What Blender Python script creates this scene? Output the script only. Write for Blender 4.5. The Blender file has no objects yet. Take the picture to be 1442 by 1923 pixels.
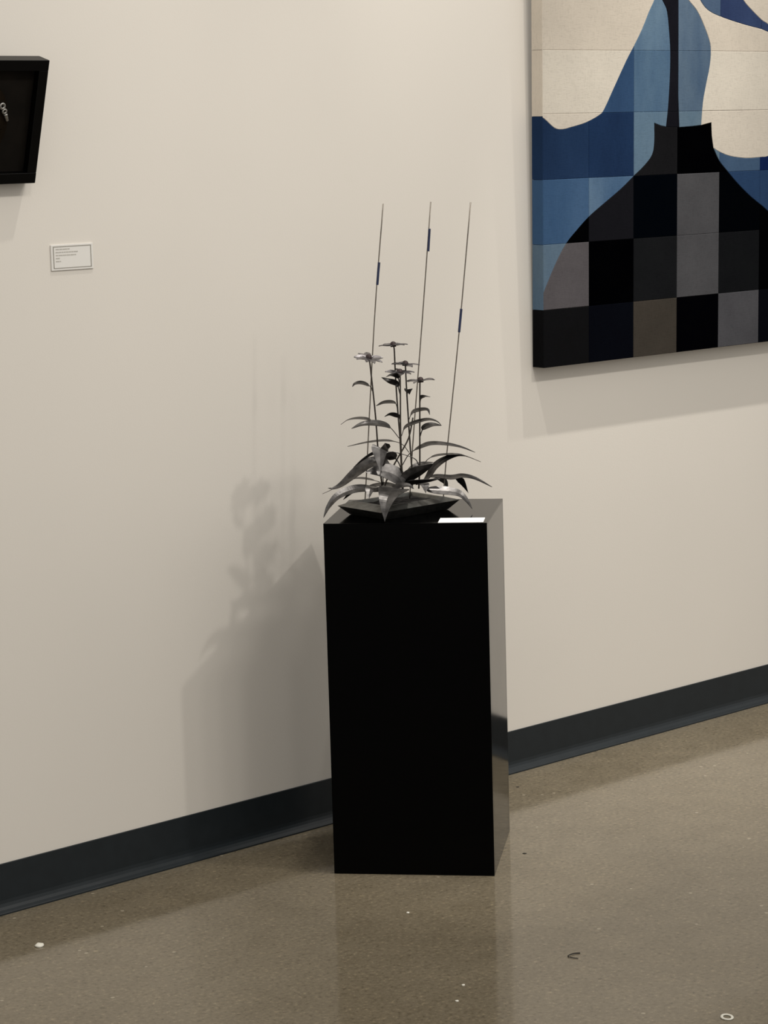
import bpy, bmesh, math, random
from mathutils import Vector, Matrix
random.seed(4)
S = bpy.context.scene
COL = S.collection

# ------------------------------------------------------------------ camera, world, lights, exposure
# world frame: the gallery wall is the plane y = 0 (room on the -y side), x runs along it, floor is z = 0
CAM_LOC = (-3.7592, -4.06337, 1.51631); PITCH = 0.148518; ROLL = -0.028373; YAW = -0.746534; FOCAL_PX = 4606.40
cam_d = bpy.data.cameras.new('camera'); cam = bpy.data.objects.new('camera', cam_d); COL.objects.link(cam)
cam_d.sensor_fit = 'VERTICAL'; cam_d.sensor_height = 24.0; cam_d.lens = FOCAL_PX / 1923 * 24.0
cam_d.clip_start = 0.05
cam.matrix_world = Matrix.Translation(CAM_LOC) @ Matrix.Rotation(YAW, 4, 'Z') @ Matrix.Rotation(math.pi/2 - PITCH, 4, 'X') @ Matrix.Rotation(ROLL, 4, 'Z')
S.camera = cam
S.view_settings.view_transform = 'Standard'; S.view_settings.look = 'None'
S.view_settings.gamma = 1.0; S.view_settings.exposure = 0.0; S.view_settings.use_curve_mapping = False
world = bpy.data.worlds.new('gallery_ambient'); S.world = world; world.use_nodes = True
bg = world.node_tree.nodes['Background']
bg.inputs['Color'].default_value = (1.0, 0.965, 0.91, 1); bg.inputs['Strength'].default_value = 0.71

def lamp(name, kind, loc, power, radius, color=(1, .955, .885), aim=None, spot=None, blend=1.0):
    d = bpy.data.lights.new(name, kind); d.energy = power; d.color = color
    d.shadow_soft_size = radius
    if kind == 'SPOT': d.spot_size = math.radians(spot); d.spot_blend = blend
    o = bpy.data.objects.new(name, d); COL.objects.link(o); o.location = loc
    if aim is not None:
        o.rotation_euler = (Vector(aim) - Vector(loc)).to_track_quat('-Z', 'Y').to_euler()
    return o
# a row of downlights close to the wall
for x, pw, aim, sp in ((-0.17, 84, (0.70, 0, 0.5), 58), (1.01, 128, (1.0, -0.12, 0.3), 46), (1.74, 100, (0.95, 0, 0.5), 46)):
    lamp('wall_downlight', 'SPOT', (x, -0.535, 3.3), pw, 0.018, aim=aim, spot=sp, blend=1)
lamp('aimed_spot', 'SPOT', (-0.20, -0.60, 3.3), 120, 0.02, aim=(-0.26, -0.55, 0.75), spot=15, blend=.9)  # added spot without a known fixture, brightens the card on the pedestal
lamp('aimed_spot', 'SPOT', (-0.30, -0.535, 3.3), 62, 0.016, aim=(-1.0, 0, 1.2), spot=52, blend=1)
# ceiling lights further into the room
for x, pw, ax, sp, rad in ((0.89, 128, 0.1, 64, .07), (0.40, 40, 0.0, 64, .14), (-0.05, 40, -0.2, 64, .14), (-0.6, 55, -0.7, 60, .2), (-1.9, 84, -1.5, 60, .25), (2.9, 30, 2.2, 56, .1)):
    lamp('room_light', 'SPOT', (x, -3.03, 4.0), pw, rad, aim=(ax, 0, 0.25), spot=sp)

# ------------------------------------------------------------------ helpers
def tag(o, label=None, cat=None, group=None, kind=None):
    if label: o['label'] = label
    if cat: o['category'] = cat
    if group: o['group'] = group
    if kind: o['kind'] = kind
    return o
def empty(name, loc=(0, 0, 0), rz=0.0):
    o = bpy.data.objects.new(name, None); COL.objects.link(o); o.location = loc; o.rotation_euler = (0, 0, rz)
    o.empty_display_size = 0.05; return o
def obj(name, verts, faces, mat, parent=None, smooth=False):
    me = bpy.data.meshes.new(name); me.from_pydata([tuple(v) for v in verts], [], faces)
    me.update(); me.materials.append(mat)
    if smooth:
        for f in me.polygons: f.use_smooth = True
    o = bpy.data.objects.new(name, me); COL.objects.link(o)
    if parent: o.parent = parent
    return o
def fix_normals(o):
    bm = bmesh.new(); bm.from_mesh(o.data); bmesh.ops.recalc_face_normals(bm, faces=bm.faces); bm.to_mesh(o.data); bm.free(); return o
def box(name, lo, hi, mat, parent=None, bevel=0.0, seg=2):
    bm = bmesh.new(); bmesh.ops.create_cube(bm, size=1)
    for v in bm.verts:
        for k in range(3): v.co[k] = lo[k] + (v.co[k] + .5) * (hi[k] - lo[k])
    if bevel: bmesh.ops.bevel(bm, geom=bm.edges[:], offset=bevel, segments=seg, affect='EDGES', profile=.5)
    me = bpy.data.meshes.new(name); bm.to_mesh(me); bm.free(); me.materials.append(mat)
    o = bpy.data.objects.new(name, me); COL.objects.link(o)
    if parent: o.parent = parent
    return o
def catmull(pts, n):
    P = [Vector(q) for q in pts]; P = [P[0] * 2 - P[1]] + P + [P[-1] * 2 - P[-2]]
    out = []
    for i in range(1, len(P) - 2):
        for k in range(n):
            t = k / n; a, b, c, d = P[i-1], P[i], P[i+1], P[i+2]
            out.append(.5 * ((2*b) + (c-a)*t + (2*a-5*b+4*c-d)*t*t + (3*b-a-3*c+d)*t**3))
    out.append(P[-2]); return out
def tube(name, pts, r, mat, parent=None, seg=8, taper=1.0):
    V, F = [], []; n = len(pts); up = Vector((0, 1, 0))
    for i, q in enumerate(pts):
        t = (pts[min(i+1, n-1)] - pts[max(i-1, 0)]).normalized()
        a = t.cross(up).normalized(); b = t.cross(a).normalized()
        rr = r * (1 + (taper - 1) * i / max(1, n-1))
        for k in range(seg):
            w = 2*math.pi*k/seg; V.append(q + (a*math.cos(w) + b*math.sin(w)) * rr)
    for i in range(n-1):
        for k in range(seg):
            F.append((i*seg+k, i*seg+(k+1) % seg, (i+1)*seg+(k+1) % seg, (i+1)*seg+k))
    F.append(tuple(range(seg))); F.append(tuple((n-1)*seg+k for k in reversed(range(seg))))
    return fix_normals(obj(name, V, F, mat, parent, True))

# ------------------------------------------------------------------ materials
def mat(name):
    m = bpy.data.materials.new(name); m.use_nodes = True
    return m, m.node_tree.nodes, m.node_tree.links, m.node_tree.nodes['Principled BSDF']
def s2l(c):
    return tuple(((x/255)/12.92 if x <= 10 else ((x/255+.055)/1.055)**2.4) for x in c) + (1,)
def noise(N, L, scale, detail=4, rough=.5, coord='Object', stretch=None):
    tc = N.new('ShaderNodeTexCoord'); nz = N.new('ShaderNodeTexNoise')
    nz.inputs['Scale'].default_value = scale; nz.inputs['Detail'].default_value = detail; nz.inputs['Roughness'].default_value = rough
    if stretch:
        mp = N.new('ShaderNodeMapping'); mp.inputs['Scale'].default_value = stretch
        L.new(tc.outputs[coord], mp.inputs['Vector']); L.new(mp.outputs['Vector'], nz.inputs['Vector'])
    else: L.new(tc.outputs[coord], nz.inputs['Vector'])
    return nz
def ramp(N, L, src, stops):
    r = N.new('ShaderNodeValToRGB'); e = r.color_ramp.elements
    e[0].position, e[0].color = stops[0]; e[1].position, e[1].color = stops[-1]
    for p, c in stops[1:-1]:
        k = e.new(p); k.color = c
    L.new(src, r.inputs['Fac']); return r
def bump(N, L, src, B, strength, dist):
    b = N.new('ShaderNodeBump'); b.inputs['Strength'].default_value = strength; b.inputs['Distance'].default_value = dist
    L.new(src, b.inputs['Height']); L.new(b.outputs['Normal'], B.inputs['Normal'])
def simple(name, col, rough=.5, metal=0.0, ior=1.45, var=.0, scale=40, bmp=0.0):
    m, N, L, B = mat(name)
    B.inputs['Roughness'].default_value = rough; B.inputs['Metallic'].default_value = metal; B.inputs['IOR'].default_value = ior
    nz = noise(N, L, scale, 3)
    lo = tuple(c*(1-var) for c in col[:3]) + (1,); hi = tuple(min(1, c*(1+var)) for c in col[:3]) + (1,)
    r = ramp(N, L, nz.outputs['Fac'], [(.3, lo), (.7, hi)]); L.new(r.outputs['Color'], B.inputs['Base Color'])
    if bmp: bump(N, L, nz.outputs['Fac'], B, bmp, .001)
    return m

def wall_mat():
    m, N, L, B = mat('painted_plaster')
    nz = noise(N, L, 1.3, 3); r = ramp(N, L, nz.outputs['Fac'], [(.3, (.680, .643, .588, 1)), (.7, (.708, .668, .611, 1))])
    L.new(r.outputs['Color'], B.inputs['Base Color']); B.inputs['Roughness'].default_value = .75; B.inputs['IOR'].default_value = 1.3
    n2 = noise(N, L, 260, 2); bump(N, L, n2.outputs['Fac'], B, .12, .001); return m
def floor_mat():
    m, N, L, B = mat('polished_concrete')
    big = noise(N, L, 1.7, 4, .55); mid = noise(N, L, 14, 5, .65); fine = noise(N, L, 105, 5, .72)
    r1 = ramp(N, L, big.outputs['Fac'], [(.3, (.152, .126, .086, 1)), (.7, (.182, .154, .110, 1))])
    r2 = ramp(N, L, mid.outputs['Fac'], [(.25, (.88, .87, .85, 1)), (.5, (1, 1, 1, 1)), (.78, (1.12, 1.11, 1.09, 1))])
    r3 = ramp(N, L, fine.outputs['Fac'], [(.30, (.38, .36, .33, 1)), (.45, (.93, .93, .92, 1)), (.57, (1.05, 1.05, 1.05, 1)), (.70, (1.95, 1.88, 1.72, 1))])
    a = N.new('ShaderNodeMix'); a.data_type = 'RGBA'; a.blend_type = 'MULTIPLY'; a.inputs['Factor'].default_value = 1
    b = N.new('ShaderNodeMix'); b.data_type = 'RGBA'; b.blend_type = 'MULTIPLY'; b.inputs['Factor'].default_value = .8
    L.new(r1.outputs['Color'], a.inputs[6]); L.new(r2.outputs['Color'], a.inputs[7])
    L.new(a.outputs[2], b.inputs[6]); L.new(r3.outputs['Color'], b.inputs[7])
    # scattered pale aggregate flecks
    tc = N.new('ShaderNodeTexCoord'); vo = N.new('ShaderNodeTexVoronoi'); vo.inputs['Scale'].default_value = 34; vo.inputs['Randomness'].default_value = 1
    L.new(tc.outputs['Object'], vo.inputs['Vector'])
    sep = N.new('ShaderNodeSeparateColor'); L.new(vo.outputs['Color'], sep.inputs['Color'])
    lt = N.new('ShaderNodeMath'); lt.operation = 'LESS_THAN'; lt.inputs[1].default_value = .13; L.new(vo.outputs['Distance'], lt.inputs[0])
    gt = N.new('ShaderNodeMath'); gt.operation = 'GREATER_THAN'; gt.inputs[1].default_value = .93; L.new(sep.outputs[0], gt.inputs[0])
    mu = N.new('ShaderNodeMath'); mu.operation = 'MULTIPLY'; L.new(lt.outputs[0], mu.inputs[0]); L.new(gt.outputs[0], mu.inputs[1])
    sc = N.new('ShaderNodeMath'); sc.operation = 'MULTIPLY'; sc.inputs[1].default_value = .55; L.new(mu.outputs[0], sc.inputs[0])
    c = N.new('ShaderNodeMix'); c.data_type = 'RGBA'; L.new(sc.outputs[0], c.inputs['Factor'])
    L.new(b.outputs[2], c.inputs[6]); c.inputs[7].default_value = (.42, .37, .28, 1)
    L.new(c.outputs[2], B.inputs['Base Color'])
    rr = ramp(N, L, mid.outputs['Fac'], [(.3, (.07, .07, .07, 1)), (.7, (.12, .12, .12, 1))]); L.new(rr.outputs['Color'], B.inputs['Roughness'])
    B.inputs['IOR'].default_value = 1.36
    return m
def fabric(name, c1, c2=None, scale=5, stretch=(1, 1, 1)):
    m, N, L, B = mat(name)
    c1 = s2l(c1); c2 = s2l(c2) if c2 else tuple(x*.86 for x in c1[:3]) + (1,)
    nz = noise(N, L, scale, 4, .6, stretch=stretch)
    r = ramp(N, L, nz.outputs['Fac'], [(.3, c2), (.7, c1)])
    th = noise(N, L, 420, 2, .5, stretch=(1, 1, .18)); tw = noise(N, L, 420, 2, .5, stretch=(.18, 1, 1))
    ad = N.new('ShaderNodeMath'); L.new(th.outputs['Fac'], ad.inputs[0]); L.new(tw.outputs['Fac'], ad.inputs[1])
    r2 = ramp(N, L, ad.outputs[0], [(.75, (.93, .93, .93, 1)), (1.0, (1.03, 1.03, 1.03, 1))])
    mx = N.new('ShaderNodeMix'); mx.data_type = 'RGBA'; mx.blend_type = 'MULTIPLY'; mx.inputs['Factor'].default_value = 1
    L.new(r.outputs['Color'], mx.inputs[6]); L.new(r2.outputs['Color'], mx.inputs[7]); L.new(mx.outputs[2], B.inputs['Base Color'])
    B.inputs['Roughness'].default_value = .95; B.inputs['Specular IOR Level'].default_value = 0
    bump(N, L, ad.outputs[0], B, .25, .0006); return m
def pedestal_mat():
    m, N, L, B = mat('black_satin_lacquer')
    B.inputs['Base Color'].default_value = (.0004, .0004, .0005, 1); B.inputs['Roughness'].default_value = .09; B.inputs['IOR'].default_value = 1.15
    nz = noise(N, L, 6, 3); r = ramp(N, L, nz.outputs['Fac'], [(.3, (.07, .07, .07, 1)), (.7, (.11, .11, .11, 1))]); L.new(r.outputs['Color'], B.inputs['Roughness'])
    return m
def steel(name, c, rough, var=.25, scale=70):
    return simple(name, c, rough, 1.0, 1.5, var, scale, .15)

M_wall, M_floor, M_ped = wall_mat(), floor_mat(), pedestal_mat()
M_base = simple('slate_rubber', (.013, .017, .020), .42, 0, 1.33, .1, 30)
M_leaf = steel('forged_leaf_steel', (.092, .088, .086), .38, .45)
M_petal = steel('petal_steel', (.19, .18, .185), .45)
M_cone = simple('bronze_cone', (.045, .032, .032), .55, .6, 1.45, .4, 400, .6)
M_stem = steel('dark_stem_steel', (.07, .062, .055), .45)
M_rod = steel('thin_rod_steel', (.20, .18, .155), .45)
M_bead = simple('navy_glass_bead', (.009, .018, .065), .25, 0, 1.5, .2)
M_dish = steel('blackened_dish_steel', (.17, .17, .16), .42)
M_pit = simple('dark_pit_fill', (.006, .005, .005), .9, 0, 1.4, .4, 200, .5)  # near-black rough floor set inside the dish opening
M_paper = simple('white_card', (.94, .935, .91), .6, 0, 1.4, .01)
M_paper_wall = simple('label_paper', (.72, .70, .665), .6, 0, 1.4, .01)
M_ink = simple('grey_ink', (.30, .285, .25), .7, 0, 1.4, .2, 900)
M_ink2 = simple('pale_ink', (.44, .42, .38), .7, 0, 1.4, .15, 900)
M_frame = simple('black_frame_wood', (.0012, .0011, .001), .35, 0, 1.22, .2, 30)
M_mat = simple('dark_brown_backing', (.0065, .005, .0036), .85, 0, 1.2, .35, 18)
M_disc = simple('umber_disc', (.0085, .0055, .003), .9, 0, 1.15, .3, 30)
M_silver = simple('tarnished_silver', (.36, .35, .33), .4, 1.0, 1.5, .15, 80)
M_chip = simple('white_chip', (.70, .68, .60), .7)
M_speck = simple('dark_fibre', (.02, .017, .014), .8)
M_canvas = simple('stretcher_board', (.03, .03, .032), .9)

# ------------------------------------------------------------------ the room
tag(box('floor', (-5, -9, -.05), (6.5, 0.1, 0), M_floor), kind='structure')
tag(box('wall_back', (-5, 0, 0), (6.5, .12, 3.8), M_wall), kind='structure')
prof = [(0, .1016), (.0025, .1016), (.0032, .1008), (.0032, .026), (.0040, .019), (.0066, .013), (.0110, .008), (.0170, .0045), (.0185, .0030), (.0185, 0), (0, 0)]
V = [(x, -n, z) for x in (-5, 6.5) for n, z in prof]; k = len(prof)
F = [(i, (i+1) % k, k+(i+1) % k, k+i) for i in range(k)] + [tuple(range(k)), tuple(range(2*k-1, k-1, -1))]
tag(fix_normals(obj('baseboard_back', V, F, M_base)), kind='structure')

# ------------------------------------------------------------------ pedestal
PC = (-0.21501, -0.33069, 0.0); PW, PD, PH, PROT = 0.33923, 0.34083, 0.74687, -0.89409
t = empty('pedestal', PC, PROT)
tag(t, 'tall black satin display pedestal standing on the concrete floor', 'pedestal')
th = .018
def panel(name, lo, hi): return box(name, lo, hi, M_ped, t, .0006, 2)
panel('top_panel', (-PW/2, -PD/2, PH-.003), (PW/2, PD/2, PH))
panel('front_panel', (-PW/2, -PD/2, 0), (PW/2, -PD/2+th, PH-.00305))
panel('back_panel', (-PW/2, PD/2-th, 0), (PW/2, PD/2, PH-.00305))
for sx in (-1, 1):
    x0, x1 = sorted((sx*PW/2, sx*(PW/2-th)))
    panel('side_panel', (x0, -PD/2+th+.0002, 0), (x1, PD/2-th-.0002, PH-.00305))

c0, c1, c2, c3 = [Vector((x, y, PH)) for x, y in [[-0.3052,-0.4912],[-0.2439,-0.5618],[-0.1964,-0.5241],[-0.2634,-0.4578]]]
o = box('title_card', (-.0465, -.029, 0), (.0465, .029, .0016), M_paper, None, .0004, 1)
ax = (c1 - c0).normalized()
o.location = (c0 + c1) / 2 + Vector((-ax.y, ax.x, 0)) * .0293 ; o.rotation_euler = (0, 0, math.atan2(ax.y, ax.x))
tag(o, 'blank white card lying flat on the black pedestal', 'card')

# ------------------------------------------------------------------ metal flower sculpture
t = empty('flower_sculpture', (-0.2474, -0.31448, 0.74687), YAW)
tag(t, 'dark metal flower arrangement with long leaves and three thin rods in a faceted dish', 'sculpture')
def mm(q): return Vector(q) * 1e-4        # data below is in tenths of a millimetre, sculpture frame
LEAVES = [
 [0,[[-493,-100,2597],[-527,-123,2695],[-702,-166,2782],[-845,-199,2775],[-913,-220,2710]],13,28,0.25,0],
 [1,[[32,80,2116],[7,46,2271],[-54,26,2336],[-256,-19,2343],[-424,-60,2280]],13,22,0.3,0],
 [3,[[80,-120,1949],[45,-153,2046],[-120,-212,2112],[-256,-260,2069]],13,-38,0.2,0],
 [3,[[90,-130,2512],[27,-99,2726],[-129,-75,2795],[-292,-50,2875]],14,40,0.3,0],
 [3,[[94,-130,2656],[52,-26,2863],[-67,36,2918],[-197,100,2872]],11,30,0.4,0],
 [2,[[232,120,2454],[251,-17,2582],[263,-47,2608],[267,-75,2588],[287,-180,2511]],17,0,0.3,0.4],
 [4,[[497,0,2314],[528,-47,2419],[594,-81,2458],[721,-140,2446]],15,-25,0.25,0.25],
 [2,[[253,140,1929],[320,115,2075],[416,97,2138],[647,60,2162],[707,40,2049]],15,24,0.2,0],
 [3,[[89,-120,1631],[183,-95,1819],[451,-62,1923],[683,-35,1960],[855,-14,1906],[945,0,1818]],15,18,0.15,0],
 [4,[[481,0,1591],[550,60,1750],[682,110,1819],[799,149,1826],[950,200,1795]],16,28,0.25,0],
 [3,[[45,-120,1588],[-128,-188,1818],[-297,-235,1906],[-554,-298,1944],[-755,-348,1926],[-951,-400,1852]],20,30,0.25,0],
 [0,[[-436,-100,1860],[-554,-27,1980],[-783,71,2013],[-1016,169,1977],[-1185,250,1871]],15,10,0.2,0],
 [2,[[249,140,1246],[96,185,1428],[-191,240,1500],[-598,314,1473],[-1057,400,1383]],14,8,0.3,0],
 [3,[[87,-100,1005],[261,-30,1252],[555,45,1395],[759,92,1432],[1078,164,1394],[1368,231,1316],[1651,300,1192]],17,18,0.25,0],
 [4,[[528,0,950],[634,69,1098],[840,150,1167],[1250,299,1162],[1484,386,1092],[1777,500,958]],15,6,0.2,0],
 [4,[[443,0,996],[359,-30,1133],[88,-86,1250],[-199,-142,1314],[-487,-197,1295],[-720,-248,1178],[-937,-300,1020]],17,-30,0.5,0],
 [3,[[78,-100,889],[11,-146,1086],[-101,-182,1207],[-231,-212,1202],[-287,-250,1050]],24,-50,0.45,0],
 [-1,[[-319,0,596],[-323,-219,1003],[-336,-421,1376],[-352,-453,1432],[-368,-501,1358],[-369,-750,965]],38,0,0.56,0.13],
 [-1,[[84,-200,612],[29,-224,747],[-154,-260,873],[-383,-299,929],[-684,-350,915]],40,52,0.0,0],
 [-1,[[-34,150,947],[-320,103,1078],[-609,58,1048],[-904,4,860],[-1199,-53,634],[-1374,-82,561],[-1488,-100,570]],28,38,0.1,0],
 [-1,[[-390,200,629],[-621,292,681],[-882,392,693],[-1178,508,603],[-1418,614,439],[-1628,700,338]],15,4,0.1,0],
 [-1,[[-163,-100,518],[-480,-249,533],[-737,-371,578],[-995,-495,568],[-1282,-643,467],[-1471,-778,276],[-1583,-900,61]],24,30,0.1,0],
 [-1,[[-684,400,492],[-890,472,458],[-1009,520,375],[-1185,600,213]],12,-30,0.1,0],
 [-1,[[210,-200,492],[93,-450,545],[-81,-900,613],[-213,-1280,542],[-284,-1480,345],[-310,-1560,40]],64,6,0.0,0.5],
 [-1,[[-335,-200,551],[-478,-365,593],[-579,-481,597],[-612,-586,526],[-627,-750,406]],25,8,0.0,0.5],
 [-1,[[371,-250,610],[483,-409,644],[547,-502,640],[559,-584,593],[561,-750,496]],20,0,0.0,0.5],
 [-1,[[100,-100,641],[218,-144,769],[451,-213,899],[624,-263,982],[746,-300,1058]],32,-48,0.0,0],
 [-1,[[448,50,611],[625,92,716],[776,145,924],[984,197,1066],[1248,253,1145],[1481,300,1115]],19,28,0.1,0],
 [-1,[[539,200,661],[773,216,716],[1121,239,674],[1383,256,699],[1644,274,634],[1995,300,438]],17,24,0.1,0],
 [-1,[[686,300,643],[847,361,644],[949,402,604],[1013,438,526],[1060,500,360]],15,-35,0.1,0.45],
 [-1,[[1006,300,663],[1212,394,650],[1306,440,600],[1387,498,493],[1497,600,281]],15,-38,0.2,0.4],
 [-1,[[527,-200,497],[814,-224,472],[1100,-249,444],[1299,-266,383],[1439,-283,236],[1541,-300,67]],22,38,0.05,0],
 [-1,[[194,250,751],[375,384,904],[553,486,959],[765,600,965]],18,24,0.0,0],
 [-1,[[70,0,555],[244,-44,615],[475,-101,645],[676,-150,675],[878,-200,720]],22,-30,0.0,0],
 [-1,[[11,0,528],[-276,39,589],[-536,74,577],[-726,100,520]],18,20,0.0,0],
 [-1,[[-164,-500,574],[9,-535,631],[209,-574,645],[321,-600,574]],20,24,0.0,0]]
STEMS = [
 [[-550,-100,3288],[-530,-100,3202],[-504,-100,2900],[-479,-100,2583],[-438,-80,2002],[-412,-50,1390],[-386,0,976],[-336,50,502]],
 [[-27,100,3524],[-9,100,3443],[-3,100,3126],[8,100,2693],[32,80,2116],[62,50,1539],[76,0,788],[83,0,497]],
 [[213,150,3110],[219,150,3029],[228,150,2595],[249,140,1987],[269,120,1466],[294,100,885],[294,50,484]],
 [[91,-140,2967],[97,-140,2886],[90,-140,2426],[77,-140,1850],[76,-140,1271],[88,-140,749],[95,-140,487]],
 [[526,0,2769],[510,0,2703],[492,0,2112],[477,0,1533],[462,0,981],[429,0,487]],
 [[346,100,1989],[242,50,1563],[29,-50,1203],[-153,-100,896],[-269,-100,637],[-293,-100,507]]]
RODS = [[[[-154,200,6481],[-406,200,4072],[-688,200,555],[-734,200,145]],[[-275,200,5267],[-326,200,4796]]],[[[845,450,6486],[581,450,3802],[329,450,1338],[231,450,115]],[[804,450,5928],[764,450,5455]]],[[[1674,300,6457],[1369,300,3746],[1049,300,1188],[945,300,174]],[[1426,300,4238],[1369,300,3746]]]]
RIM = [Vector((x, y, 0)) for x, y in [[-0.1297,-0.0194],[-0.0378,-0.14],[0.1297,0.0194],[0.0378,0.14]]]
# dish: base, wide crease, upper facets closing in to the opening, recessed pit
def ring(f, z, dz=(0, 0, 0, 0)): return [Vector((q.x*f, q.y*f, z+d)) for q, d in zip(RIM, dz)]
rings = [ring(.80, .0005), ring(1.0, .020, (0, 0, 0, 0)), ring(.74, .0285), ring(.70, .0280), ring(.66, .016)]
V = [q for r in rings for q in r]; F = [(3, 2, 1, 0)]
for j in range(len(rings)-1):
    for i in range(4): F.append((j*4+i, j*4+(i+1) % 4, j*4+4+(i+1) % 4, j*4+4+i))
F.append((16, 17, 18, 19))
dish = fix_normals(obj('dish', V, F, M_dish, t))
V = ring(.665, .0215); bmv = []
nx = 14
for i in range(nx+1):
    for j in range(nx+1):
        a, b = i/nx, j/nx
        q = (V[0]*(1-a) + V[1]*a)*(1-b) + (V[3]*(1-a) + V[2]*a)*b
        bmv.append(q + Vector((0, 0, random.uniform(-.0016, .0016))))
F = [(i*(nx+1)+j, (i+1)*(nx+1)+j, (i+1)*(nx+1)+j+1, i*(nx+1)+j+1) for i in range(nx) for j in range(nx)]
fix_normals(obj('dish_filling', bmv, F, M_pit, dish))

def leaf(name, pts, w, tilt, stalk, parent, tri=0, m=M_leaf, fold=.12, thick=.0009):
    C = catmull([mm(q) for q in pts], 6); n = len(C)
    Ls = [0]
    for i in range(1, n): Ls.append(Ls[-1] + (C[i]-C[i-1]).length)
    tot = Ls[-1]; V, F = [], []; prev = None
    tau = math.radians(tilt)
    # side direction: horizontal, square to the leaf's overall run, turned towards the front of the piece
    run = C[-1] - C[max(0, int(n*.35))]; run.z = 0
    for i in range(n):
        tg = (C[min(i+1, n-1)] - C[max(i-1, 0)]).normalized()
        h = Vector((run.y, -run.x, 0)).normalized()
        if abs(run.x) > abs(run.y):
            if h.y > 0: h = -h
        elif h.x < 0: h = -h
        h = (h - tg * h.dot(tg)).normalized()
        kk = h.cross(tg).normalized()
        if kk.z < 0 and prev is None: kk = -kk
        if prev is not None and kk.dot(prev) < 0: kk = -kk
        prev = kk
        side = h*math.cos(tau) - kk*math.sin(tau); up = kk*math.cos(tau) + h*math.sin(tau)
        u = Ls[i]/tot
        if u < stalk: hw = .0011
        else:
            x = (u - stalk)/(1 - stalk)
            hw = .0011*(1-x) + .5e-3*w*(math.sin(math.pi*min(1, x**.62))**.8)*(1 if x < 1 else 0)
            if tri:                                  # sharply widened at the bend, straight sides to the tip
                pk = tri; g = (x/pk)**.8 if x < pk else ((1-x)/(1-pk))**1.05
                hw = .0011*(1-x) + .5e-3*w*g
            hw = max(hw, .00018)
        c = C[i]; e = up*(fold*hw)
        for sgn in (0, -1):
            d = up*(thick*sgn)
            V += [c - side*hw + e + d, c + d, c + side*hw + e + d]
    for i in range(n-1):
        a, b = i*6, i*6+6
        F += [(a, a+1, b+1, b), (a+1, a+2, b+2, b+1), (a+4, a+3, b+3, b+4), (a+5, a+4, b+4, b+5), (a+3, a, b, b+3), (a+2, a+5, b+5, b+2)]
    F += [(0, 3, 4, 1), (1, 4, 5, 2)]; a = (n-1)*6; F += [(a, a+1, a+4, a+3), (a+1, a+2, a+5, a+4)]
    return fix_normals(obj(name, V, F, m, parent))

# one shared petal and one shared cone
def petal_mesh():
    V, F = [], []; n = 9; Lp = .027
    for i in range(n):
        u = i/(n-1); hw = .0074*math.sin(math.pi*min(1, .12+.88*u)**.85)**.75 + .0004
        z = .0012*math.sin(u*math.pi) - .0004*u*u
        for sg in (0, -.0007):
            V += [(.004+Lp*u, -hw, z+.0011+sg), (.004+Lp*u, 0, z+sg), (.004+Lp*u, hw, z+.0011+sg)]
    for i in range(n-1):
        a, b = i*6, i*6+6
        F += [(a, a+1, b+1, b), (a+1, a+2, b+2, b+1), (a+4, a+3, b+3, b+4), (a+5, a+4, b+4, b+5), (a+3, a, b, b+3), (a+2, a+5, b+5, b+2)]
    o = fix_normals(obj('petal', V, F, M_petal, None)); me = o.data; bpy.data.objects.remove(o); return me
def cone_mesh():
    V, F = [], []; seg = 12; rr = [(.0062, -.003), (.0070, .001), (.0066, .004), (.0050, .0068), (.0026, .0082)]
    for r, z in rr:
        for k in range(seg):
            w = 2*math.pi*k/seg; g = 1+.08*((k % 2)*2-1); V.append((r*g*math.cos(w), r*g*math.sin(w), z))
    V.append((0, 0, .0088))
    for j in range(len(rr)-1):
        for k in range(seg): F.append((j*seg+k, j*seg+(k+1) % seg, (j+1)*seg+(k+1) % seg, (j+1)*seg+k))
    j = (len(rr)-1)*seg
    for k in range(seg): F.append((j+k, j+(k+1) % seg, len(V)-1))
    F.append(tuple(reversed(range(seg))))
    o = fix_normals(obj('flower_cone', V, F, M_cone, None, True)); me = o.data; bpy.data.objects.remove(o); return me
PETAL, CONE = petal_mesh(), cone_mesh()
HEADS = [(9, 12, 8, .3), (8, -2, -3, .1), (8, -3, 8, .5), (8, 6, 3, .8), (8, -2, -3, .2)]   # petals, tilt to front, tilt sideways, phase
stem_obs = []
for i, st in enumerate(STEMS):
    C = catmull([mm(q) for q in st], 5)
    so = tube('flower_stem' if i < 5 else 'leaf_stem', C, .0016, M_stem, t, 7, 1.15); stem_obs.append(so)
    if i < 5:
        npet, tx, ty, ph = HEADS[i]; top = mm(st[0])
        R = Matrix.Translation(top) @ Matrix.Rotation(math.radians(tx), 4, 'X') @ Matrix.Rotation(math.radians(ty), 4, 'Y')
        c = bpy.data.objects.new('flower_cone', CONE); COL.objects.link(c); c.parent = so; c.matrix_local = R
        for k in range(npet):
            o = bpy.data.objects.new('petal', PETAL); COL.objects.link(o); o.parent = so
            o.matrix_local = R @ Matrix.Rotation(ph + 2*math.pi*k/npet + random.uniform(-.1, .1), 4, 'Z') @ Matrix.Rotation(math.radians(random.uniform(-7, 5)), 4, 'Y') @ Matrix.Rotation(random.uniform(-.4, .4), 4, 'X')
for st, pts, w, tilt, stalk, tri in LEAVES:
    leaf('leaf' if st >= 0 else 'basal_leaf', pts, w, tilt, stalk, stem_obs[st] if st >= 0 else t, tri)
for pts, bead in RODS:
    ro = tube('rod', catmull([mm(q) for q in pts], 4), .00125, M_rod, t, 6)
    a, b = mm(bead[0]), mm(bead[1])
    tube('bead', [a, a+(b-a)*.02, a+(b-a)*.5, a+(b-a)*.98, b], .0027, M_bead, ro, 8)

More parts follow.
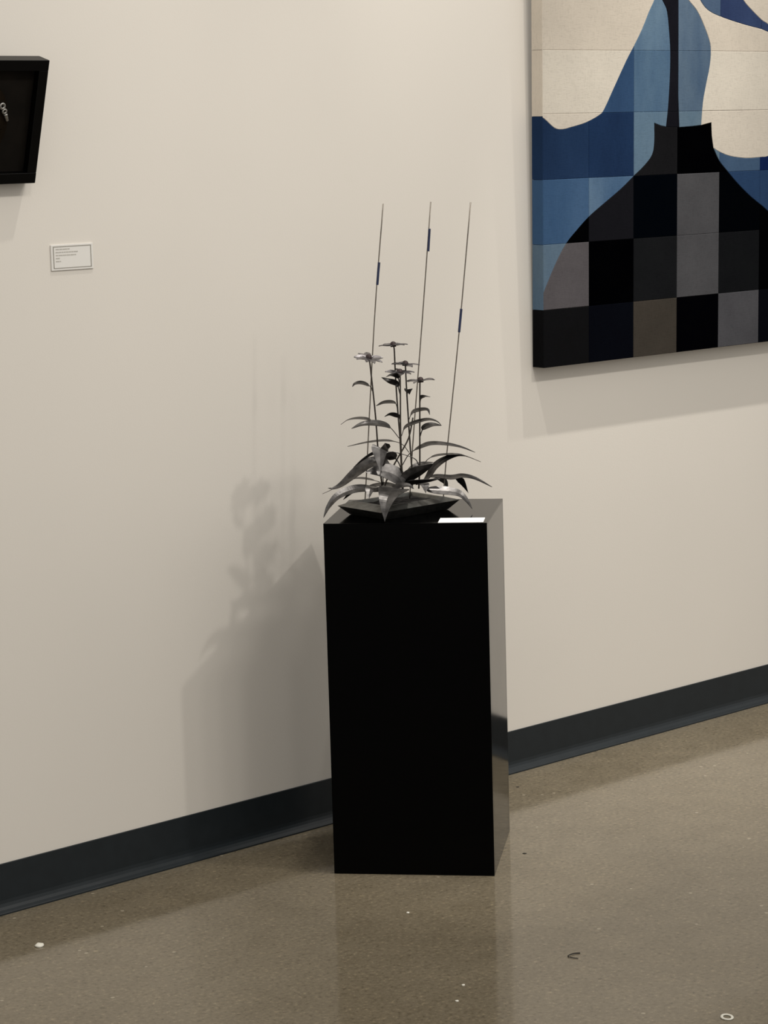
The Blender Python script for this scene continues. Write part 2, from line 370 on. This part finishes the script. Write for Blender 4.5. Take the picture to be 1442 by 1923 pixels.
# ------------------------------------------------------------------ patchwork panel on the wall
PT = {'creamL':[[0.4663,0.6051],[0.5025,0.5899],[0.539,0.567],[0.5667,0.5628],[0.6039,0.5685],[0.6508,0.5778],[0.6982,0.5948],[0.7154,0.6086],[0.7461,0.6527],[0.7943,0.7223],[0.8214,0.7568],[0.8526,0.799],[0.878,0.8413],[0.8976,0.8697],[0.9172,0.9147],[0.9446,0.9855],[0.9642,1.0371]],
 'stemL':[[0.9174,0.8803],[0.9334,0.8627],[0.9456,0.8424],[0.9539,0.7936],[0.9583,0.7421],[0.9567,0.6774],[0.9511,0.6125],[0.9434,0.5632]],
 'stemR':[[0.9863,1.0379],[0.9876,0.8714],[0.9886,0.7422],[0.9894,0.6382],[0.9941,0.5611]],
 'blueR':[[0.965,0.9222],[1.0261,0.8721],[1.0591,0.8467],[1.0841,0.8145],[1.1073,0.7755],[1.1138,0.7493],[1.1101,0.7099],[1.0961,0.6638],[1.0841,0.6178],[1.0784,0.565]],
 'neck':[[0.8992,0.5729],[0.9233,0.5661],[0.9434,0.5632],[0.9941,0.5611],[1.0453,0.5629],[1.0784,0.565],[1.118,0.5711]],
 'vaseL':[[0.8992,0.5729],[0.8995,0.5288],[0.8916,0.4965],[0.8639,0.4713],[0.8225,0.4452],[0.7755,0.4157],[0.7078,0.3795],[0.6581,0.352],[0.6126,0.3195],[0.5787,0.2919],[0.5469,0.2529],[0.5189,0.2101],[0.4965,0.1735],[0.4743,0.1369]],
 'vaseR':[[1.118,0.5711],[1.1204,0.5378],[1.1271,0.5071],[1.1507,0.4745],[1.1807,0.4496],[1.2261,0.4145],[1.2808,0.3788],[1.3517,0.3392]],
 'creamB':[[1.1271,0.5071],[1.1504,0.4972],[1.193,0.4855],[1.2575,0.4786],[1.3229,0.4798],[1.3492,0.4819]],
 'leafLo':[[1.042,0.9112],[1.0711,0.8729],[1.1044,0.8474],[1.1673,0.83],[1.2524,0.8139],[1.3436,0.7975]],
 'leafUp':[[1.2083,0.915],[1.2408,0.8761],[1.2733,0.8527],[1.3169,0.8267],[1.3433,0.8163]]}
ZB = .978; LEAN = .0174/.865; LA = math.atan(LEAN); TH = .0335
X0, X1, HT = .500, 1.478, 1.20
t = empty('patchwork_panel', (0, -.035, ZB)); t.rotation_euler = (LA, 0, 0)
tag(t, 'large wall panel of pieced fabric: checked black vase, blue leaves, cream ground', 'artwork')
# frame local: x along the wall, z up the face, -y out of the face
box('stretcher', (X0+.002, .0006, .002), (X1-.002, TH, HT-.002), M_canvas, t, .003, 2)
XS = [X0, .660, .823, .987, 1.151, 1.315, X1]; ZS = [0, .138, .293, .446, .600, .748, .900, 1.05, HT]
FAB = {}
def fab(c, c2=None, scale=5, stretch=(1, 1, 1)):
    key = (c, c2, scale, stretch)
    if key not in FAB: FAB[key] = fabric('cloth', c, c2, scale, stretch)
    return FAB[key]
def clip(poly, xa, xb, za, zb):
    for ax, val, sg in ((0, xa, 1), (0, xb, -1), (1, za, 1), (1, zb, -1)):
        out = []
        for i in range(len(poly)):
            p, q = poly[i-1], poly[i]; dp, dq = sg*(p[ax]-val), sg*(q[ax]-val)
            if (dp >= 0) != (dq >= 0):
                u = dp/(dp-dq); out.append((p[0]+(q[0]-p[0])*u, p[1]+(q[1]-p[1])*u))
            if dq >= 0: out.append(q)
        poly = out
        if len(poly) < 3: return []
    return poly
def area(poly): return .5*sum(poly[i-1][0]*poly[i][1]-poly[i][0]*poly[i-1][1] for i in range(len(poly)))
def clean(poly):
    out = []
    for q in poly:
        if not out or math.hypot(q[0]-out[-1][0], q[1]-out[-1][1]) > .0012: out.append(q)
    if len(out) > 2 and math.hypot(out[0][0]-out[-1][0], out[0][1]-out[-1][1]) < .0012: out.pop()
    return out
def inset(poly, d):
    n = len(poly); out = []
    for i in range(n):
        p, q, r = Vector(poly[i-1]), Vector(poly[i]), Vector(poly[(i+1) % n])
        e1, e2 = (q-p).normalized(), (r-q).normalized()
        n1, n2 = Vector((-e1.y, e1.x)), Vector((-e2.y, e2.x)); b = n1+n2
        if b.length < .3: out.append(q); continue
        b = b.normalized(); out.append(q + b*min(2.0, 1/max(.3, b.dot(n1)))*d)
    return out
def patch(poly, m, proud=.0016):
    poly = clean(poly)
    if len(poly) < 3 or abs(area(poly)) < 2e-5: return
    if area(poly) < 0: poly = poly[::-1]
    A = [Vector(q) for q in poly]; Bp = inset(poly, .0011); n = len(A)
    V = [(q.x, .001, q.y) for q in A] + [(q.x, -proud*.4, q.y) for q in A] + [(q.x, -proud, q.y) for q in Bp]
    F = [(i, (i+1) % n, n+(i+1) % n, n+i) for i in range(n)] + [(n+i, n+(i+1) % n, 2*n+(i+1) % n, 2*n+i) for i in range(n)]
    F += [tuple(2*n+i for i in range(n))]
    return obj('fabric_patch', V, F, m, t)
def region(poly, colour, XS=XS):
    for i in range(len(XS)-1):
        for j in range(len(ZS)-1):
            q = clip(poly, XS[i], XS[i+1], ZS[j], ZS[j+1])
            if q: patch(q, colour(i, j))
CL, SL, SR, BR_, NK, VL, VR, CB, LO, UP = [[tuple(q) for q in PT[k]] for k in ('creamL', 'stemL', 'stemR', 'blueR', 'neck', 'vaseL', 'vaseR', 'creamB', 'leafLo', 'leafUp')]
TOPZ = HT
def sm(q, n=3): return [(v.x, v.y) for v in catmull([(x, y, 0) for x, y in q], n)]
CL, SL, BR_, VL = sm(CL), sm(SL), sm(BR_), sm(VL)
# what lies past the picture's edge carries the same curves on
VRX = VR[:2] + sm(VR[2:] + [(1.42, .285), (X1, .215)])
CBX = sm(CB + [(1.43, .50), (X1+.01, .52)])
CLT = CL + [(.975, TOPZ)]
SLT = [(.90, TOPZ), (.905, 1.05), (.908, .95), (.914, .90)] + SL
SRT = [(.992, TOPZ)] + SR
BRT = [(.994, 1.0), (.994, .95)] + BR_
LOX = sm([(1.02, .97)] + LO + [(1.42, .755), (X1+.01, .70)])
UPX = sm([(1.18, 1.0)] + UP + [(1.42, .775), (X1+.01, .725)])
def cream(i, j): return fab(((197, 189, 177), (194, 185, 172), (199, 192, 180))[(2*j) % 3], None, 4)
WIDE = [X0, X1]      # the cream strips run the full width
BLUE = {(0, 3): ((36, 60, 98), (27, 46, 78)), (1, 3): ((33, 57, 96), (24, 42, 74)), (0, 2): ((66, 99, 140), (48, 80, 122)), (1, 2): ((92, 124, 158), (56, 90, 132)),
        (0, 1): ((100, 126, 148), (74, 104, 138)), (2, 3): ((100, 130, 156), (74, 106, 138)), (1, 4): ((52, 82, 122), (42, 68, 106)), (2, 4): ((90, 122, 152), (50, 82, 122)),
        (2, 5): ((104, 136, 164), (54, 86, 126)), (1, 5): ((60, 92, 130), (44, 72, 112)), (3, 5): ((108, 134, 158), (66, 92, 124)), (3, 4): ((106, 132, 154), (66, 92, 124)), (3, 3): ((110, 136, 156), (80, 110, 138)),
        (4, 3): ((70, 98, 132), (56, 82, 116)), (5, 3): ((24, 44, 96), (16, 32, 78)), (5, 2): ((46, 74, 114), (36, 60, 98)), (4, 2): ((46, 74, 114), (36, 60, 98))}
def blue(i, j):
    a, b = BLUE.get((i, j), ((70, 98, 134), (42, 64, 104)))
    a, b = [(c[0]*.95, c[1]*.89, c[2]*.85) for c in (a, b)]
    return fab(a, b, 3.2, (1.6, 1, .5))
def leafblue(i, j):
    return fab((78, 94, 116), (62, 80, 104), 3.2, (1.6, 1, .5)) if i < 4 or (i == 3) else fab((50, 64, 96), (38, 48, 78), 3.2, (1.6, 1, .5))
DK = {(0, 0): (19, 19, 21), (1, 0): (9, 11, 17), (2, 0): (64, 59, 54), (3, 0): (3, 3, 5), (4, 0): (76, 76, 80), (5, 0): (11, 12, 17),
      (0, 1): (86, 83, 86), (1, 1): (2, 2, 3), (2, 1): (24, 25, 27), (3, 1): (74, 74, 77), (4, 1): (21, 22, 24), (5, 1): (3, 3, 4),
      (0, 2): (3, 3, 4), (1, 2): (23, 23, 27), (2, 2): (3, 5, 9), (3, 2): (74, 74, 77), (4, 2): (3, 4, 6), (5, 2): (3, 3, 4),
      (2, 3): (24, 24, 26), (3, 3): (2, 2, 3), (4, 3): (3, 3, 4)}
def dark(i, j):
    c = DK.get((i, j), (5, 5, 7)); return fab(c, tuple(int(x*.9) for x in c), 8)
def stemdark(i, j): return fab((24, 24, 30), (19, 19, 24), 8)
region([(X0-.04, TOPZ), (X0-.04, CL[0][1])] + CLT, cream, WIDE)
# blue left of the stem, down to the vase's shoulder and the left edge
region([(X0-.04, .12), (X0-.04, CL[0][1])] + CL + [(.975, TOPZ), (.90, TOPZ)][:1] + SLT[1:] + [NK[1], NK[0]] + VL[1:], blue)
region(SLT + SRT[::-1], stemdark)
region(SRT[1:] + [NK[4], NK[5]] + BRT[::-1], blue)
region([(X0-.04, 0), (X0-.04, VL[-1][1])] + VL[::-1] + NK[1:] + VRX[1:] + [(X1+.01, 0)], dark)
region(VRX[2:] + CBX[::-1], blue)
region(LOX + UPX[::-1], leafblue)
region(BRT + [NK[6]] + VR[1:3] + CBX[1:] + LOX[::-1] + [(1.0, TOPZ), (.993, TOPZ)], cream, WIDE)
region(UPX + [(X1+.01, TOPZ), (1.0, TOPZ), (1.02, .99)], cream, WIDE)
# cloth turned round the left edge
def side_patch(z0, z1, m):
    V = [(X0-.0012, -.0006, z0+.0004), (X0-.0012, TH, z0+.0004), (X0-.0012, TH, z1-.0004), (X0-.0012, -.0006, z1-.0004),
         (X0+.002, -.0006, z0+.0004), (X0+.002, TH, z0+.0004), (X0+.002, TH, z1-.0004), (X0+.002, -.0006, z1-.0004)]
    fix_normals(obj('side_patch', V, [(0, 1, 2, 3), (4, 7, 6, 5), (0, 3, 7, 4), (1, 5, 6, 2), (3, 2, 6, 7), (0, 4, 5, 1)], m, t))
side_patch(0, .138, dark(0, 0)); side_patch(.138, .293, blue(0, 1)); side_patch(.293, .446, blue(0, 2)); side_patch(.446, .594, blue(0, 3))
for z0, z1 in ((.594, .748), (.748, .900), (.900, 1.05), (1.05, HT)): side_patch(z0, z1, cream(0, 5))

# ------------------------------------------------------------------ shadow box leaning out from the wall
AL = math.atan2(.069, .235)
BW, BH, BT = .36, .245, .036
t = empty('shadow_box', (-.938, -.030, 1.461)); t.rotation_euler = (AL, 0, 0)
tag(t, 'black wooden shadow box frame leaning out from the wall, silver ornament inside', 'shadow box')
# local: x = 0 is the right edge, z up the face, -y outwards, front at y = 0
fw = .021
def bar(lo, hi): return box('frame_bar', lo, hi, M_frame, t, .0008, 1)
bar((-BW, 0, BH-fw), (0, BT, BH)); bar((-BW, 0, 0), (0, BT, fw))
bar((-fw, .0002, fw), (0, BT, BH-fw)); bar((-BW, .0002, fw), (-BW+fw, BT, BH-fw))
box('backing_board', (-BW+fw, .016, fw), (-fw, .022, BH-fw), M_mat, t)
def disc(name, c, r, y0, y1, m, seg=28, sz=1.25):
    V = [(c[0]+r*math.cos(2*math.pi*k/seg), y, c[1]+sz*r*math.sin(2*math.pi*k/seg)) for y in (y0, y1) for k in range(seg)]
    F = [(k, (k+1) % seg, seg+(k+1) % seg, seg+k) for k in range(seg)] + [tuple(range(seg)), tuple(range(2*seg-1, seg-1, -1))]
    return fix_normals(obj(name, V, F, m, t))
def torus(name, c, R, r, y, m, parent, a=16, b=8):
    V = [(c[0]+(R+r*math.cos(2*math.pi*j/b))*math.cos(2*math.pi*i/a), y+r*math.sin(2*math.pi*j/b), c[1]+(R+r*math.cos(2*math.pi*j/b))*math.sin(2*math.pi*i/a)) for i in range(a) for j in range(b)]
    F = [(i*b+j, ((i+1) % a)*b+j, ((i+1) % a)*b+(j+1) % b, i*b+(j+1) % b) for i in range(a) for j in range(b)]
    return fix_normals(obj(name, V, F, m, parent, True))
disc('oval_mount', (-.135, .123), .062, .0125, .0162, M_disc)
R1, R2, D0, D1, Y1 = [-0.0917, 0.1533], [-0.0854, 0.1428], [-0.0828, 0.1375], [-0.0767, 0.1238], [-0.0899, 0.1071]
orn = torus('silver_ring', R1, .0050, .0026, .009, M_silver, t)
torus('silver_ring', R2, .0040, .0023, .009, M_silver, t)
a, b = Vector((D0[0], .009, D0[1])), Vector((D1[0], .009, D1[1]))
tube('silver_drop', [a, a+(b-a)*.15, a+(b-a)*.5, a+(b-a)*.9, b], .0046, M_silver, t, 8, .6)
torus('brass_ring', Y1, .0030, .0010, .009, M_disc, t)

# ------------------------------------------------------------------ label on the wall
t = empty('wall_label', (-.8372, 0, 1.311)); tag(t, 'small white printed label with grey border on the wall', 'label')
LW, LH = .1035, .0515
box('paper', (-LW/2, -.0028, -LH/2), (LW/2, -.0002, LH/2), M_paper_wall, t, .0004, 1)
def strip(name, x0, x1, z0, z1, m): return box(name, (x0, -.00315, z0), (x1, -.0028, z1), m, t)
e = .0048; bw = .0016
strip('border_line', -LW/2+e, LW/2-e, LH/2-e-bw+.0015, LH/2-e+.0015, M_ink); strip('border_line', -LW/2+e, LW/2-e, -LH/2+e-.001, -LH/2+e+bw-.001, M_ink)
strip('border_line', -LW/2+e, -LW/2+e+bw*1.3, -LH/2+e, LH/2-e, M_ink); strip('border_line', LW/2-e-bw*1.3, LW/2-e, -LH/2+e, LH/2-e, M_ink)
for z, x1, m in ((.0165, -.005, M_ink2), (.0105, .014, M_ink2), (.0045, .009, M_ink2), (-.0015, -.030, M_ink2), (-.0075, -.0285, M_ink2)):
    x = -.0405
    while x < x1 - .002:                       # word-sized dashes: the print is too small to read
        L_ = min(random.uniform(.004, .010), x1 - x); strip('printed_line', x, x+L_, z-.001, z+.001, m); x += L_ + .0012

# ------------------------------------------------------------------ litter on the floor
DB = {"chip":[-1.1572,-0.2331],"strand":[-0.5041,-1.0358],"ring":[-0.5668,-1.4533],"f1":[0.3052,-0.11],"f2":[-0.082,-0.5032],"c2":[-0.5334,-0.6135],"c3":[-0.759,-0.997],"c4":[-0.826,-1.0482]}
def blob(name, xy, rx, ry, rz, m, label, cat, group=None, seed=1):
    rnd = random.Random(seed); bm = bmesh.new(); bmesh.ops.create_icosphere(bm, subdivisions=2, radius=1)
    for v in bm.verts:
        g = 1 + rnd.uniform(-.18, .18); v.co = Vector((v.co.x*rx*g, v.co.y*ry*g, max(v.co.z, -.35)*rz*g))
    zmin = min(v.co.z for v in bm.verts)
    for v in bm.verts: v.co.z -= zmin
    me = bpy.data.meshes.new(name); bm.to_mesh(me); bm.free(); me.materials.append(m)
    for f in me.polygons: f.use_smooth = True
    o = bpy.data.objects.new(name, me); COL.objects.link(o); o.location = (xy[0], xy[1], 0); o.rotation_euler = (0, 0, YAW)
    tag(o, label, cat, group); return o
blob('plaster_chip', DB['chip'], .0085, .011, .0042, M_chip, 'white plaster chip on the floor near the baseboard, largest of the chips', 'chip', None, 3)
blob('plaster_crumb', DB['c2'], .0033, .0042, .0012, M_chip, 'single tiny pale crumb on the floor just before the pedestal foot', 'crumb', 'crumbs in front of the pedestal', 10)
for k, nm in enumerate(('c3', 'c4')):
    blob('plaster_crumb', DB[nm], .0033, .0042, .0012, M_chip, 'tiny pale crumb, one of a close pair out on the open floor before the pedestal', 'crumb', 'crumbs in front of the pedestal', 11+k)
blob('lint_speck', DB['f1'], .0042, .0035, .001, M_speck, 'dark speck on the floor beside the baseboard under the patchwork panel', 'speck', None, 21)
blob('lint_speck', DB['f2'], .0042, .0035, .001, M_speck, 'dark speck on the floor beside the pedestal foot', 'speck', None, 22)
x, y = DB['strand']; ca, sa = math.cos(YAW), math.sin(YAW)
def lp(u, v, z): return Vector((x + u*ca - v*sa, y + u*sa + v*ca, z))
tag(tube('fibre_strand', catmull([lp(.012, .012, .0012), (lp(.002, .010, .0016)), lp(-.008, .002, .0018), lp(-.012, -.006, .0014), lp(-.004, -.014, .0012), lp(.006, -.018, .0012)], 4), .0012, M_speck, None, 6, .6),
    'thin dark hooked strand lying on the concrete floor', 'strand')
x, y = DB['ring']
V, F = [], []; a_, b_ = 18, 6
for i in range(a_):
    w = 2*math.pi*i/a_; R = .0095*(1+.18*math.sin(2*w+.4))
    for j in range(b_):
        q = 2*math.pi*j/b_; V.append((x+(R+.0028*math.cos(q))*math.cos(w), y+(R*1.25+.0028*math.cos(q))*math.sin(w), max(0, .0012+.0014*math.sin(q))))
F = [(i*b_+j, ((i+1) % a_)*b_+j, ((i+1) % a_)*b_+(j+1) % b_, i*b_+(j+1) % b_) for i in range(a_) for j in range(b_)]
tag(fix_normals(obj('pale_ring', V, F, M_chip, None, True)), 'pale ring of dried residue on the open concrete floor', 'ring')
